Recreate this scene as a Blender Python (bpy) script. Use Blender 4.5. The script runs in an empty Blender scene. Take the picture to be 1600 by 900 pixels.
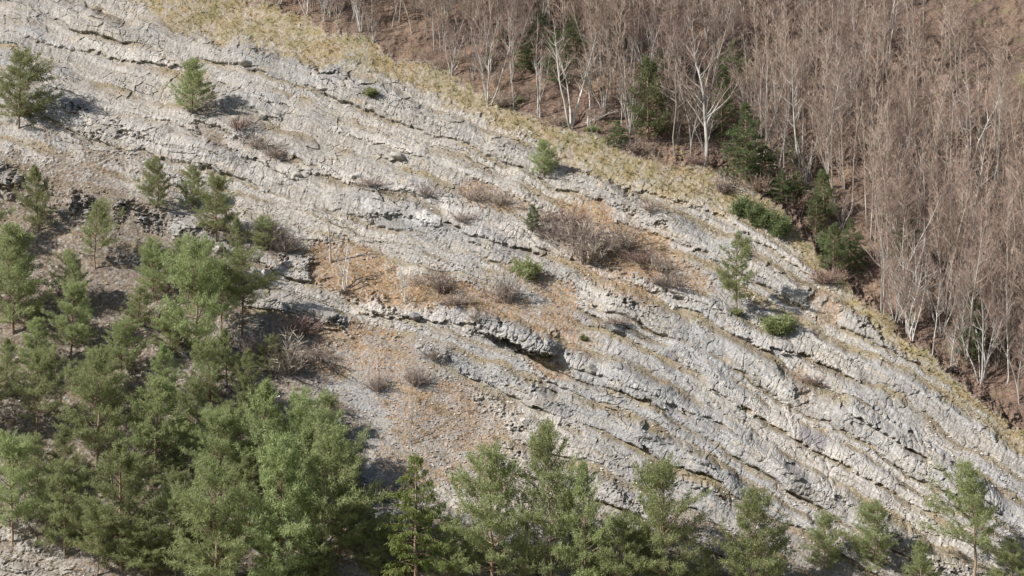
import bpy, math, random
import numpy as np

# ------------------------------------------------------------------ camera, sky, sun, exposure
scene = bpy.context.scene
COL = scene.collection
R = math.radians
CAMZ = 52.0                     # camera height above the valley floor
HALF_W = 56.0                   # half the width of the view, in metres, 200 m away
DIST = 200.0
KPX = HALF_W / DIST / 800.0     # ray slope per photo pixel

cam_data = bpy.data.cameras.new("camera")
cam = bpy.data.objects.new("camera", cam_data)
COL.objects.link(cam)
cam.location = (0, 0, CAMZ)
cam.rotation_euler = (R(90), 0, 0)
cam_data.sensor_width = 36.0
cam_data.lens = 18.0 * DIST / HALF_W
cam_data.clip_start = 1.0
cam_data.clip_end = 3000.0
scene.camera = cam

SUN_D = np.array([1.15, 0.45, -1.0])          # the way the light travels
SUN_D = SUN_D / np.linalg.norm(SUN_D)
world = bpy.data.worlds.new("World")
scene.world = world
world.use_nodes = True
wn, wl = world.node_tree.nodes, world.node_tree.links
bg = wn["Background"]
sky = wn.new("ShaderNodeTexSky")
sky.sky_type = 'NISHITA'
sky.sun_disc = False
sky.sun_elevation = math.asin(-SUN_D[2])
sky.sun_rotation = math.atan2(-SUN_D[0], -SUN_D[1])
wl.new(sky.outputs[0], bg.inputs[0])
bg.inputs[1].default_value = 0.062
sd = bpy.data.lights.new("sun", 'SUN')
sd.energy = 5.0
sd.angle = R(0.53)
sd.color = (1.0, 0.965, 0.91)
sun = bpy.data.objects.new("sun", sd)
COL.objects.link(sun)
from mathutils import Vector, Matrix
sun.rotation_euler = Vector(SUN_D).to_track_quat('-Z', 'Y').to_euler()
sun.location = (-150, 60, 220)
scene.view_settings.view_transform = 'Standard'
scene.view_settings.look = 'None'
scene.view_settings.gamma = 1.0
scene.view_settings.use_curve_mapping = False
scene.view_settings.exposure = 0.58
scene.render.engine = 'CYCLES'
scene.cycles.max_bounces = 5
scene.cycles.diffuse_bounces = 2
scene.cycles.transparent_max_bounces = 4

rnd = random.Random(7)
rng = np.random.default_rng(11)

# ------------------------------------------------------------------ noise
def _h(ix, iy, seed):
    h = (ix.astype(np.int64) * 374761393 + iy.astype(np.int64) * 668265263 + seed * 974634777) & 0xFFFFFFFF
    h = ((h ^ (h >> 13)) * 1274126177) & 0xFFFFFFFF
    h = ((h ^ (h >> 16)) * 2246822519) & 0xFFFFFFFF
    return ((h ^ (h >> 15)) & 0xFFFFFF).astype(np.float32) / np.float32(0xFFFFFF)

def perlin(x, y, seed=0):
    x0 = np.floor(x); y0 = np.floor(y)
    fx = (x - x0).astype(np.float32); fy = (y - y0).astype(np.float32)
    ix = x0.astype(np.int64); iy = y0.astype(np.int64)
    u = fx * fx * fx * (fx * (fx * 6 - 15) + 10); v = fy * fy * fy * (fy * (fy * 6 - 15) + 10)
    def g(dx, dy):
        a = _h(ix + dx, iy + dy, seed) * 6.2831853
        return np.cos(a) * (fx - dx) + np.sin(a) * (fy - dy)
    a = g(0, 0); b = g(1, 0); c = g(0, 1); d = g(1, 1)
    return ((a + u * (b - a)) * (1 - v) + (c + u * (d - c)) * v) * 1.5

def fbm(x, y, seed=0, octs=4, gain=0.5):
    s = 0.0; a = 1.0; f = 1.0; n = 0.0
    for o in range(octs):
        s = s + a * perlin(x * f, y * f, seed + 17 * o); n += a
        a *= gain; f *= 2.03
    return s / n

def worley(x, y, seed=0, jit=0.9):
    x0 = np.floor(x).astype(np.int64); y0 = np.floor(y).astype(np.int64)
    f1 = np.full(x.shape, 9.0, np.float32); f2 = f1.copy(); idv = np.zeros(x.shape, np.float32)
    for dx in (-1, 0, 1):
        for dy in (-1, 0, 1):
            cx = x0 + dx; cy = y0 + dy
            px = cx + 0.5 + jit * (_h(cx, cy, seed) - 0.5); py = cy + 0.5 + jit * (_h(cx, cy, seed + 1) - 0.5)
            d = np.hypot(px - x, py - y).astype(np.float32)
            r = _h(cx, cy, seed + 2)
            closer = d < f1
            f2 = np.where(closer, f1, np.minimum(f2, d))
            idv = np.where(closer, r, idv)
            f1 = np.where(closer, d, f1)
    return f1, f2, idv

def sstep(a, b, x):
    t = np.clip((x - a) / (b - a), 0, 1)
    return t * t * (3 - 2 * t)

def mix(a, b, t):
    t = np.asarray(t)
    return a + (b - a) * (t[..., None] if np.ndim(a) and np.shape(a)[-1:] == (3,) and t.ndim else t)

# ------------------------------------------------------------------ the mountain side
ALPHA = R(42)
NRM = np.array([0, -1.0, 0.0])        # relief pushes the rock straight out of the hill: beds jut level, undersides stay in shade
FLAT0, FLAT1 = -62.0, -88.0
def base_curve(v):
    """distance along the slope -> (y, z relative to the camera)"""
    tab = np.linspace(FLAT1 - 10, FLAT0, 400)
    ang = ALPHA * sstep(FLAT1, FLAT0, tab)
    dv = tab[1] - tab[0]
    yb = np.concatenate([[0], np.cumsum(np.cos(ang[:-1]) * dv)]); zb = np.concatenate([[0], np.cumsum(np.sin(ang[:-1]) * dv)])
    yb += DIST + FLAT0 * math.cos(ALPHA) - yb[-1]; zb += FLAT0 * math.sin(ALPHA) - zb[-1]
    y = np.where(v > FLAT0, DIST + v * math.cos(ALPHA), np.where(v < tab[0], yb[0] + (v - tab[0]), np.interp(v, tab, yb)))
    z = np.where(v > FLAT0, v * math.sin(ALPHA), np.where(v < tab[0], zb[0], np.interp(v, tab, zb)))
    return y, z

def grow(start, step, end, fac=1.25):
    out = []; p = start; s = step
    while abs(p) < abs(end):
        s *= fac; p += s if end > start else -s; out.append(p)
    return out
fx = np.arange(-70, 70.01, 0.105)
fv = np.arange(-47, 66.01, 0.125)
XS = np.array(sorted(grow(-70, .12, -460)) + list(fx) + grow(70, .12, 460))
VS = np.array(sorted(grow(-47, .15, -330)) + list(fv) + grow(66, .15, 300))
GX, GV = np.meshgrid(XS, VS)
GY, GZ = base_curve(GV)
DEP = np.maximum(GY, 20.0)
PX = 800 + GX / DEP / KPX           # where each ground point stands in the photograph, before relief
PY = 450 - GZ / DEP / KPX

def bed(x):                          # the strike of the beds, falling to the right ever more steeply
    t = np.clip(x, -600, 1900) - 300
    return 0.25 * t + 0.000156 * t * np.abs(t)

def poly(pts, x):
    p = np.array(pts, float)
    return np.interp(x, p[:, 0], p[:, 1])

EDGE = [(-400, -420), (300, -40), (450, 20), (620, 88), (720, 128), (800, 170), (900, 212), (1000, 243), (1100, 262), (1165, 283),
        (1225, 335), (1300, 425), (1450, 560), (1700, 760), (2300, 1200)]
GRASS = [(-400, -330), (300, 56), (430, 80), (540, 110), (650, 134), (760, 190), (850, 233), (940, 282), (1050, 312), (1130, 328), (1200, 352),
         (1300, 455), (1450, 590), (1700, 790), (2300, 1230)]

n1 = fbm(PX / 60, PY / 60, 3, 4)
n2 = fbm(PX / 18, PY / 18, 5, 3)
n3 = fbm(PX / 6, PY / 4, 7, 3)
nbig = fbm(PX / 230, PY / 230, 9, 3)
edge_d = PY - poly(EDGE, PX) + 22 * n1 + 14 * n2 + 6 * n3          # < 0: in the wood
forest = sstep(4, -8, edge_d)
grass_d = PY - poly(GRASS, PX) + 34 * n1 + 26 * n2 + 14 * n3
grass = sstep(8, -12, grass_d) * (1 - forest)

def blob(cx, cy, rx, ry, ang=0.0, rough=0.55):
    c, s = math.cos(R(ang)), math.sin(R(ang))
    a = ((PX - cx) * c + (PY - cy) * s) / rx; b = (-(PX - cx) * s + (PY - cy) * c) / ry
    return sstep(-0.12, 0.22, 1 - np.hypot(a, b) + rough * (0.7 * n1 + 0.8 * n2 + .6 * n3))

def anyof(*ms):
    m = ms[0]
    for k in ms[1:]: m = np.maximum(m, k)
    return m

leaf = anyof(blob(552, 428, 76, 46, 18), blob(625, 458, 60, 30, 12), blob(520, 560, 44, 34, 10) * .55, blob(600, 560, 60, 50, 25) * .55, blob(690, 650, 100, 56, 22) * .62, blob(640, 720, 60, 40, 10) * .5, blob(740, 740, 60, 26, 15) * .5, blob(840, 440, 60, 20, 30) * .6, blob(960, 430, 80, 30, 28) * .55, blob(870, 520, 60, 24, 30) * .6, blob(690, 455, 55, 24, 8), blob(585, 540, 50, 36, 20) * .85,
             blob(780, 478, 85, 22, 14) * .7, blob(880, 480, 22, 48, 15) * .75, blob(985, 385, 95, 48, 28), blob(930, 345, 60, 26, 30) * .8,
             blob(1060, 425, 60, 22, 28) * .7, blob(650, 600, 75, 28, 22) * .6, blob(700, 625, 62, 36, 20) * .7, blob(720, 690, 48, 18, 10) * .7,
             blob(640, 680, 22, 40, 5) * .55, blob(860, 575, 40, 14, 22) * .7, blob(770, 310, 60, 22, 15) * .5, blob(1250, 600, 14, 40, -8) * .6,
             blob(1285, 480, 30, 26, 30) * .6, blob(510, 520, 26, 18, 0) * .7)
earth = anyof(blob(440, 560, 75, 70, 10) * .8, blob(395, 385, 62, 26, 25) * .85, blob(330, 470, 60, 130, 0) * .75, blob(380, 700, 190, 90, 0),
              blob(100, 560, 230, 320, 0), blob(350, 215, 60, 14, 22) * .8, blob(415, 235, 40, 12, 24) * .8, blob(880, 360, 55, 26, 35) * .6,
              blob(760, 470, 110, 22, 12) * .5, blob(900, 500, 40, 30, 20) * .4, blob(1200, 880, 300, 60, 5) * .4, blob(450, 880, 400, 60, 0) * .8,
              blob(315, 150, 26, 30, 0) * .6, blob(1300, 400, 40, 40, 0) * .6, blob(745, 300, 40, 16, 12) * .5)
leaf = leaf * (.45 + .65 * sstep(-.25, .08, fbm(PX / 30, PY / 17, 145, 3) + .25 * sstep(520, 440, PY)))
scree = anyof(blob(600, 590, 120, 90, 15), blob(680, 660, 130, 90, 20), blob(600, 700, 70, 70, 0), blob(640, 395, 120, 16, 6) * .8,
              blob(760, 560, 80, 40, 20) * .8, blob(640, 360, 70, 22, 8) * .6, blob(1090, 790, 160, 30, 20) * .5)
soft = np.clip(np.maximum(np.maximum(leaf, earth), np.maximum(grass, forest)), 0, 1)

# beds: s grows downhill across the beds
def strata(seed, tmin, tmax, warp, jitter):
    g = np.random.default_rng(seed)
    th = g.uniform(tmin, tmax, 900) * (0.6 + 0.8 * g.random(900))
    b = -1600 + np.cumsum(th)
    s = PY - bed(PX) + warp + jitter
    i = np.clip(np.searchsorted(b, s) - 1, 0, 898)
    return s, i, (s - b[i]) / (b[i + 1] - b[i]), (b[i + 1] - b[i]), g.random(900)

wx = PX + 0.35 * PY
sv = PY - bed(PX)
f1, f2, cid = worley(wx / 17 + .5 * n2, sv / 11 + .5 * n1, 21)
g1, g2, cid2 = worley(wx / 7 + .35 * n2, sv / 8, 31)
warp = 11 * n1 + 26 * nbig + 2.5 * n2
sA, iA, tA, wA, rA = strata(4, 18, 44, warp, 5 * (cid - .5))
sB, iB, tB, wB, rB = strata(8, 5, 13, warp * .9 + 2, 2.2 * (cid2 - .5) + 2 * (cid - .5))

sC, iC, tC, wC, rC = strata(15, 2.6, 7.5, warp * .95 + 4, 1.2 * n2)
def ledge(t, rise, drop):
    return sstep(0, rise, t) * (1 - .5 * np.clip((t - rise) / (drop - rise), 0, 1)) * (1 - sstep(drop, 1.0, t))
ampA = np.clip(0.55 + 1.1 * fbm(PX / 130 + 7.3 * iA, iA * 3.7, 41, 2), 0.22, 1.2) * (0.25 + 1.2 * rA[iA] ** 1.5)
ampB = np.clip(0.45 + 1.2 * fbm(PX / 75 + 5.1 * iB, iB * 2.3, 43, 2), 0.0, 1.1) * (0.4 + rB[iB])
hard = (1 - 0.8 * np.maximum(scree, soft)) * (1 - forest)
hA = ledge(tA, .42, .91) * ampA * wA * 0.035
hB = ledge(tB, .45, .86) * ampB * wB * 0.037
ampC = np.clip(0.35 + 1.1 * fbm(PX / 80 + 3.1 * iC, iC * 1.9, 47, 2), 0.0, 1.0) * (0.3 + rC[iC])
hC = ledge(tC, .5, .8) * ampC * wC * 0.026
slab = np.maximum(sstep(860, 1000, PX) * sstep(400, 520, PY), .55 * sstep(620, 520, PX) * sstep(330, 250, PY)) * (1 - scree)
hA, hB, hC = hA * (1 + .35 * slab), hB * (1 - .55 * slab), hC * (1 - .3 * slab)
H = (hA + hB + hC) * (0.1 + 0.9 * hard)
# joints and rounded blocks
crack = sstep(0.07, 0.0, f2 - f1); crack2 = sstep(0.12, 0.0, g2 - g1)
face = sstep(.30, .55, tA)
jm = np.clip(0.35 + 1.4 * fbm(PX / 55, PY / 40, 51, 2), 0, 1)
H -= hard * (0.26 * crack * np.clip(jm - .35, 0, 1) * 1.4 + 0.02 * crack2 * (1 - .4 * jm))
H += hard * (0.22 * (cid - .5) * (jm) + 0.06 * (cid2 - .5) * (.1 + jm) - 0.03 * f1 * face)
H -= hard * slab * .22 * sstep(.07, 0, np.abs(perlin(wx / 34 + .4 * n2, sv / 80, 141))) * sstep(-.1, .3, fbm(PX / 60, PY / 50, 143, 2))
# upright fluting on the faces, and plain roughness
flute = perlin(wx / 3.6 + n2, sv / 17, 61) * .6 + perlin(wx / 7.5, sv / 26, 63) * .6
H += hard * face * 0.075 * flute
rough = fbm(PX / 5.2, PY / 5.2, 71, 3)
H += (0.045 + 0.012 * hard + .045 * hard * np.clip(n1 * 2.2, 0, 1)) * (1 - .45 * slab) * rough + 0.06 * scree * fbm(PX / 3.2, PY / 3.0, 73, 2) + 0.07 * soft * fbm(PX / 6, PY / 5, 75, 2)
H += 1.1 * nbig + 0.32 * n1 * (0.4 + 0.6 * hard)
# the wood lies a little lower than the slab on the right
H -= forest * 2.6 * sstep(900, 1250, PX) * sstep(0, -35, edge_d)
H += forest * 0.5 * 2 * fbm(PX / 40, PY / 30, 81, 3)
H += grass * 0.12 * fbm(PX / 9, PY / 5, 83, 3)

# ledges that stand out: lower edge (polyline), relief in metres, how far up the rock body reaches, in photo pixels
LEDGES = [
    ([(735, 500), (755, 516), (800, 534), (832, 546), (872, 553)], 2.3, 34), ([(555, 488), (610, 494), (660, 498), (735, 506)], .75, 20),
    ([(690, 346), (740, 368), (800, 388), (850, 395)], 1.0, 52), ([(1145, 522), (1210, 548), (1260, 556), (1300, 572), (1350, 600)], 1.0, 30),
    ([(880, 565), (930, 582), (1000, 606), (1090, 652)], .9, 26), ([(1090, 640), (1170, 690), (1250, 748), (1330, 790)], .8, 30),
    ([(1100, 600), (1200, 662), (1240, 684), (1300, 716), (1400, 770)], .8, 37), ([(902, 478), (940, 505), (982, 518)], .8, 30),
    ([(350, 228), (420, 258), (470, 282)], .8, 26), ([(590, 246), (610, 252), (632, 252)], .6, 14), ([(370, 160), (410, 180), (445, 184)], .55, 22),
    ([(335, 82), (370, 94), (400, 108)], .5, 12), ([(955, 288), (1040, 308), (1130, 338), (1210, 392), (1300, 455)], .6, 16),
    ([(950, 340), (1040, 370), (1110, 400), (1200, 440), (1280, 500)], .6, 26), ([(385, 398), (410, 412), (446, 438)], .8, 26),
    ([(460, 262), (560, 290), (650, 302), (720, 322)], .5, 16), ([(985, 440), (1040, 458), (1085, 470), (1145, 494)], .8, 20),
    ([(520, 205), (600, 225), (660, 238)], .45, 18), ([(700, 262), (760, 285), (830, 318)], .45, 16), ([(560, 320), (640, 345), (690, 355)], .4, 30),
    ([(1000, 690), (1060, 715), (1120, 745)], .4, 14), ([(850, 650), (940, 690), (1010, 730)], .45, 16), ([(300, 350), (330, 388), (355, 398)], .7, 26),
    ([(1040, 540), (1090, 570), (1150, 610)], .5, 30), ([(800, 640), (850, 660), (890, 668)], .35, 18), ([(340, 128), (400, 150), (470, 176)], .45, 24),
    ([(1180, 590), (1225, 630), (1240, 680)], .6, 30), ([(480, 120), (560, 140), (640, 165)], .35, 18), ([(300, 250), (360, 270), (420, 300)], .5, 22),
    ([(60, 150), (180, 200), (300, 240)], .8, 30), ([(1320, 640), (1420, 700), (1560, 800)], .9, 34), ([(40, 60), (180, 90), (300, 110)], .7, 26)]
under = np.zeros_like(H); body = np.zeros_like(H)
for pts, amp, up in LEDGES:
    x0, x1 = pts[0][0], pts[-1][0]
    inx = sstep(x0 - 6, x0 + 14, PX) * (1 - sstep(x1 - 14, x1 + 8, PX))
    if not inx.any(): continue
    if up not in (36, 34, 38) and (x0, amp) != (735, 2.3): amp = amp * .62
    t = PY - (poly(pts, PX) + 7 * (cid - .5) + 4 * (cid2 - .5) + 5 * n2)
    m = inx * sstep(-up * (1.0 + .4 * n1), -up * .55, t) * (1 - sstep(-1.8, 1.2, t))
    H += amp * m - (.35 * (hA + hB) * m)
    H -= amp * m * (.16 * sstep(.10, 0, np.abs(perlin(wx / 15 + .3 * n2, sv / 60, 131))) + .05 * sstep(.14, 0, np.abs(perlin(wx / 8, sv / 22, 133))))
    u = inx * sstep(-1, 2, t) * (1 - sstep(3, 16, t))
    H -= 0.35 * amp * u
    body = np.maximum(body, m); under = np.maximum(under, u)
soft_c = soft * (1 - .85 * body)
H = np.where(GV < -60, H * sstep(-90, -60, GV), H).astype(np.float64)

# colours of the ground itself
def C(r, g, b): return np.array([r, g, b], np.float32)
lay = 0.45 * rA[iA] + 0.30 * rB[iB] + .25 * rC[iC]
grey = np.clip(0.28 + 1.0 * (lay - .42) + 0.9 * nbig + 0.35 * n1 + .35 * scree + .22 * sstep(800, 1250, PX) + .3 * anyof(blob(600, 330, 110, 40, 12),
       blob(650, 350, 90, 28, 8), blob(1180, 470, 120, 40, 30), blob(1050, 690, 200, 60, 27)), 0, 1)
colr = mix(C(.36, .327, .29), C(.255, .248, .243), grey)
colr = mix(colr, C(.50, .49, .47), .75 * blob(668, 338, 22, 12, 8, .4))
colr = colr * (1 + 0.20 * rough + 0.16 * (cid - .5) + .14 * (cid2 - .5))[..., None]
colr = colr * (1 + .15 * perlin(wx / 2.6, sv / 15, 88) * sstep(.2, .5, tA))[..., None]
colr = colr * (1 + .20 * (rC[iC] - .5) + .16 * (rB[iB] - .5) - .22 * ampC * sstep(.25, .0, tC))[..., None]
spots = sstep(.30, .62, fbm(PX / 9, PY / 7, 91, 3) + .25 * n1)
colr = mix(colr, C(.19, .18, .17), .6 * spots)
colr = mix(colr, C(.42, .33, .21), .35 * sstep(.1, .6, fbm(PX / 34, sv / 12, 93, 3)))
def streak(cx, cy, rx, ry): return blob(cx, cy, rx, ry, 6, .3)
wet = anyof(streak(1046, 566, 13, 19), streak(1260, 684, 11, 22), streak(1280, 688, 10, 22), streak(1040, 560, 5, 14), streak(818, 392, 22, 8) * .5, streak(1252, 676, 5, 14))
colr = mix(colr, C(.15, .14, .15), .75 * wet)
# dirt and dead grass that gathers on the benches
bench = sstep(.40, .12, tA) * np.clip(.52 + 1.6 * fbm(PX / 70, PY / 45, 95, 3) + .6 * sstep(780, 1100, PX) * sstep(200, 450, PY) + .2 * (1 - np.abs(PY - 450) / 450), 0, 1)
bench = np.maximum(bench, .75 * sstep(.4, .1, tB) * np.clip(.18 + 1.7 * fbm(PX / 40, PY / 28, 97, 3), 0, 1)) * (1 - .9 * body)
dirt = mix(C(.19, .15, .105), C(.285, .225, .13), np.clip(.5 + n1, 0, 1))
colr = mix(colr, dirt, .85 * np.clip(bench, 0, 1))
fine = fbm(PX / 3.1, PY / 2.2, 101, 2)
leafc = mix(C(.36, .225, .12), C(.25, .175, .115), np.clip(.45 + 1.2 * n2 + fine, 0, 1))
earthc = mix(C(.145, .105, .075), C(.215, .175, .135), np.clip(.35 + 1.3 * n2 + fine, 0, 1))
grassc = mix(C(.275, .21, .11), C(.18, .16, .08), np.clip(.32 + 1.2 * n1 + .9 * n2 + .6 * fine, 0, 1))
grassc = mix(grassc, C(.30, .20, .12), .6 * sstep(.1, .5, fbm(PX / 30, PY / 16, 103, 3)))
forc = mix(C(.205, .14, .10), C(.14, .10, .08), np.clip(.5 + 1.2 * n1 + fine, 0, 1))
forc = mix(forc, C(.17, .17, .075), .7 * sstep(.25, .55, fbm(PX / 36, PY / 22, 105, 3)))
holes = np.clip(.75 + 1.6 * fbm(PX / 5, PY / 4, 107, 2), 0, 1)
colr = mix(colr, earthc, np.clip(earth * holes, 0, 1) * (1 - .9 * body))
colr = mix(colr, leafc, np.clip(leaf * holes * 1.05, 0, 1) * (1 - .9 * body))
colr = mix(colr, grassc, np.clip(grass * (.42 + .45 * holes + .8 * n2), 0, 1))
colr = mix(colr, forc, forest)
far = sstep(-45, -60, GV)
colr = mix(colr, C(.20, .21, .09), far)
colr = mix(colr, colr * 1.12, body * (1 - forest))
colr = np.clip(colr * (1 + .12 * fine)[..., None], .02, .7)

GPX = GX; GPY = GY + H * NRM[1]; GPZ = GZ + H * NRM[2] + CAMZ
def mesh_np(name, co, faces_flat, nper, mats, col=None, smooth=False, colname="Col"):
    me = bpy.data.meshes.new(name)
    nv = len(co); nf = len(faces_flat) // nper
    me.vertices.add(nv); me.vertices.foreach_set("co", np.ascontiguousarray(co, np.float32).ravel())
    me.loops.add(len(faces_flat)); me.loops.foreach_set("vertex_index", np.ascontiguousarray(faces_flat, np.int32))
    me.polygons.add(nf); me.polygons.foreach_set("loop_start", np.arange(nf, dtype=np.int32) * nper)
    me.polygons.foreach_set("use_smooth", np.full(nf, smooth, bool))
    me.update(calc_edges=True)
    if col is not None:
        ca = me.color_attributes.new(colname, 'FLOAT_COLOR', 'POINT')
        c4 = np.ones((nv, 4), np.float32); c4[:, :3] = col
        ca.data.foreach_set("color", c4.ravel())
    for m in mats: me.materials.append(m)
    return me

def new_mat(name):
    m = bpy.data.materials.new(name); m.use_nodes = True
    nt = m.node_tree
    return m, nt.nodes, nt.links, nt.nodes["Principled BSDF"]

def ground_material():
    m, n, l, p = new_mat("limestone_and_litter")
    p.inputs["Roughness"].default_value = 0.95
    p.inputs["Specular IOR Level"].default_value = 0.15
    at = n.new("ShaderNodeAttribute"); at.attribute_name = "Col"
    tc = n.new("ShaderNodeTexCoord")
    a = n.new("ShaderNodeTexNoise"); a.inputs["Scale"].default_value = 5.0; a.inputs["Detail"].default_value = 5
    b = n.new("ShaderNodeTexVoronoi"); b.inputs["Scale"].default_value = 3.5
    l.new(tc.outputs["Object"], a.inputs["Vector"]); l.new(tc.outputs["Object"], b.inputs["Vector"])
    mr = n.new("ShaderNodeMapRange"); mr.inputs[1].default_value = .3; mr.inputs[2].default_value = .7; mr.inputs[3].default_value = .68; mr.inputs[4].default_value = 1.28
    l.new(a.outputs[0], mr.inputs[0])
    mx = n.new("ShaderNodeMix"); mx.data_type = 'RGBA'; mx.blend_type = 'MULTIPLY'; mx.inputs[0].default_value = 1
    l.new(at.outputs["Color"], mx.inputs[6]); l.new(mr.outputs[0], mx.inputs[7])
    l.new(mx.outputs[2], p.inputs["Base Color"])
    bu = n.new("ShaderNodeBump"); bu.inputs["Strength"].default_value = .38; bu.inputs["Distance"].default_value = .05
    ad = n.new("ShaderNodeMath"); ad.operation = 'ADD'
    l.new(a.outputs[0], ad.inputs[0]); l.new(b.outputs["Distance"], ad.inputs[1]); l.new(ad.outputs[0], bu.inputs["Height"])
    l.new(bu.outputs[0], p.inputs["Normal"])
    return m

nr, nc = GX.shape
idx = np.arange(nr * nc, dtype=np.int32).reshape(nr, nc)
quads = np.stack([idx[:-1, :-1], idx[:-1, 1:], idx[1:, 1:], idx[1:, :-1]], -1).reshape(-1)
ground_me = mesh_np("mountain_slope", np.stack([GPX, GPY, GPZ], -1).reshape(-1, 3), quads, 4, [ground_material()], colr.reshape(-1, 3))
ground_ob = bpy.data.objects.new("mountain_slope", ground_me); COL.objects.link(ground_ob)
ground_ob["kind"] = "structure"

# ------------------------------------------------------------------ where things stand
def at_grid(arr, x, v):
    j = np.clip(np.searchsorted(XS, x) - 1, 0, nc - 2); i = np.clip(np.searchsorted(VS, v) - 1, 0, nr - 2)
    a = np.clip((x - XS[j]) / (XS[j + 1] - XS[j]), 0, 1); b = np.clip((v - VS[i]) / (VS[i + 1] - VS[i]), 0, 1)
    return (arr[i, j] * (1 - a) + arr[i, j + 1] * a) * (1 - b) + (arr[i + 1, j] * (1 - a) + arr[i + 1, j + 1] * a) * b

def spot(px, py):
    """ground point seen at a pixel of the photograph -> xyz, slope coordinates"""
    px = np.atleast_1d(np.asarray(px, float)); py = np.atleast_1d(np.asarray(py, float))
    rx = (px - 800) * KPX; rz = (450 - py) * KPX
    h = np.zeros_like(px); ta = math.tan(ALPHA)
    for _ in range(6):
        y = (DIST - h) / (1 - rz / ta)
        X = rx * y; z = rz * y
        v = z / math.sin(ALPHA)
        h = 0.5 * h + 0.5 * at_grid(H, X, v)
    y0, z0 = base_curve(v)
    hh = at_grid(H, X, v)
    return np.stack([X, y0 + hh * NRM[1], z0 + hh * NRM[2] + CAMZ], -1), X, v
def mpp(p): return p[1] * KPX       # metres per photo pixel there

# ------------------------------------------------------------------ materials of the plants and stones
def leaf_mat(name, c0, c1, c2, transl=0.25, rough=0.6):
    m, n, l, p = new_mat(name)
    g = n.new("ShaderNodeNewGeometry"); oi = n.new("ShaderNodeObjectInfo")
    rp = n.new("ShaderNodeValToRGB"); e = rp.color_ramp.elements
    e[0].position = 0.0; e[0].color = (*c0, 1); e[1].position = 1.0; e[1].color = (*c2, 1)
    k = e.new(0.5); k.color = (*c1, 1)
    l.new(g.outputs["Random Per Island"], rp.inputs[0])
    hs = n.new("ShaderNodeHueSaturation")
    mr = n.new("ShaderNodeMapRange"); mr.inputs[3].default_value = 0.78; mr.inputs[4].default_value = 1.2
    mh = n.new("ShaderNodeMapRange"); mh.inputs[3].default_value = 0.487; mh.inputs[4].default_value = 0.513
    l.new(oi.outputs["Random"], mr.inputs[0]); l.new(mr.outputs[0], hs.inputs["Value"])
    l.new(oi.outputs["Random"], mh.inputs[0]); l.new(mh.outputs[0], hs.inputs["Hue"])
    l.new(rp.outputs[0], hs.inputs["Color"]); l.new(hs.outputs[0], p.inputs["Base Color"])
    p.inputs["Roughness"].default_value = rough; p.inputs["Specular IOR Level"].default_value = 0.25
    if transl:
        t = n.new("ShaderNodeBsdfTranslucent"); l.new(hs.outputs[0], t.inputs[0])
        ms = n.new("ShaderNodeMixShader"); ms.inputs[0].default_value = transl
        l.new(p.outputs[0], ms.inputs[1]); l.new(t.outputs[0], ms.inputs[2])
        l.new(ms.outputs[0], n["Material Output"].inputs[0])
    return m

def bark_mat(name, c0, c1, scale=3.0, stretch=0.25):
    m, n, l, p = new_mat(name)
    tc = n.new("ShaderNodeTexCoord"); mp = n.new("ShaderNodeMapping"); mp.inputs["Scale"].default_value = (1, 1, stretch)
    no = n.new("ShaderNodeTexNoise"); no.inputs["Scale"].default_value = scale; no.inputs["Detail"].default_value = 4
    rp = n.new("ShaderNodeValToRGB"); e = rp.color_ramp.elements
    e[0].position = .36; e[0].color = (*c0, 1); e[1].position = .62; e[1].color = (*c1, 1)
    l.new(tc.outputs["Object"], mp.inputs[0]); l.new(mp.outputs[0], no.inputs["Vector"]); l.new(no.outputs[0], rp.inputs[0])
    oi = n.new("ShaderNodeObjectInfo"); mr = n.new("ShaderNodeMapRange"); mr.inputs[3].default_value = .7; mr.inputs[4].default_value = 1.15
    hs = n.new("ShaderNodeHueSaturation"); l.new(oi.outputs["Random"], mr.inputs[0]); l.new(mr.outputs[0], hs.inputs["Value"])
    l.new(rp.outputs[0], hs.inputs["Color"]); l.new(hs.outputs[0], p.inputs["Base Color"])
    p.inputs["Roughness"].default_value = .9; p.inputs["Specular IOR Level"].default_value = .2
    return m

M_PINE = leaf_mat("pine_needles", (.24, .28, .11), (.32, .36, .165), (.41, .44, .24), .48)
M_SPRUCE = leaf_mat("dark_spruce_needles", (.075, .112, .042), (.105, .150, .058), (.145, .19, .08), .3)
M_OLIVE = leaf_mat("olive_spruce_needles", (.125, .150, .040), (.175, .20, .055), (.24, .255, .09), .4)
M_YOUNG = leaf_mat("young_spruce_needles", (.125, .155, .065), (.17, .205, .09), (.22, .25, .125), .4)
M_PBARK = bark_mat("pine_bark", (.20, .13, .09), (.36, .27, .20))
M_PALE = bark_mat("pale_smooth_bark", (.34, .31, .285), (.64, .61, .57), 2.2)
M_WHITE = bark_mat("white_birch_bark", (.40, .38, .36), (.70, .68, .65), 2.2)
M_GREYB = bark_mat("grey_brown_bark", (.20, .17, .145), (.40, .36, .315), 2.2)
M_TWIG = leaf_mat("reddish_twigs", (.27, .18, .145), (.35, .25, .205), (.44, .335, .29), 0, .9)
M_GTWIG = leaf_mat("grey_twigs", (.30, .235, .20), (.40, .325, .28), (.50, .43, .38), 0, .9)
M_DEAD = bark_mat("dead_wood", (.07, .06, .055), (.22, .19, .165), 6)
M_STONE = leaf_mat("loose_limestone", (.25, .24, .235), (.40, .375, .345), (.54, .50, .45), 0, .95)
M_GRASS = leaf_mat("dry_grass", (.25, .19, .095), (.335, .265, .14), (.21, .19, .085), .2, .8)
M_LEAF = leaf_mat("dead_leaves", (.21, .12, .065), (.38, .215, .10), (.43, .29, .165), .1, .8)
M_OCHRE = leaf_mat("ochre_grass", (.30, .17, .075), (.42, .27, .13), (.36, .28, .16), .2, .8)
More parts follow.
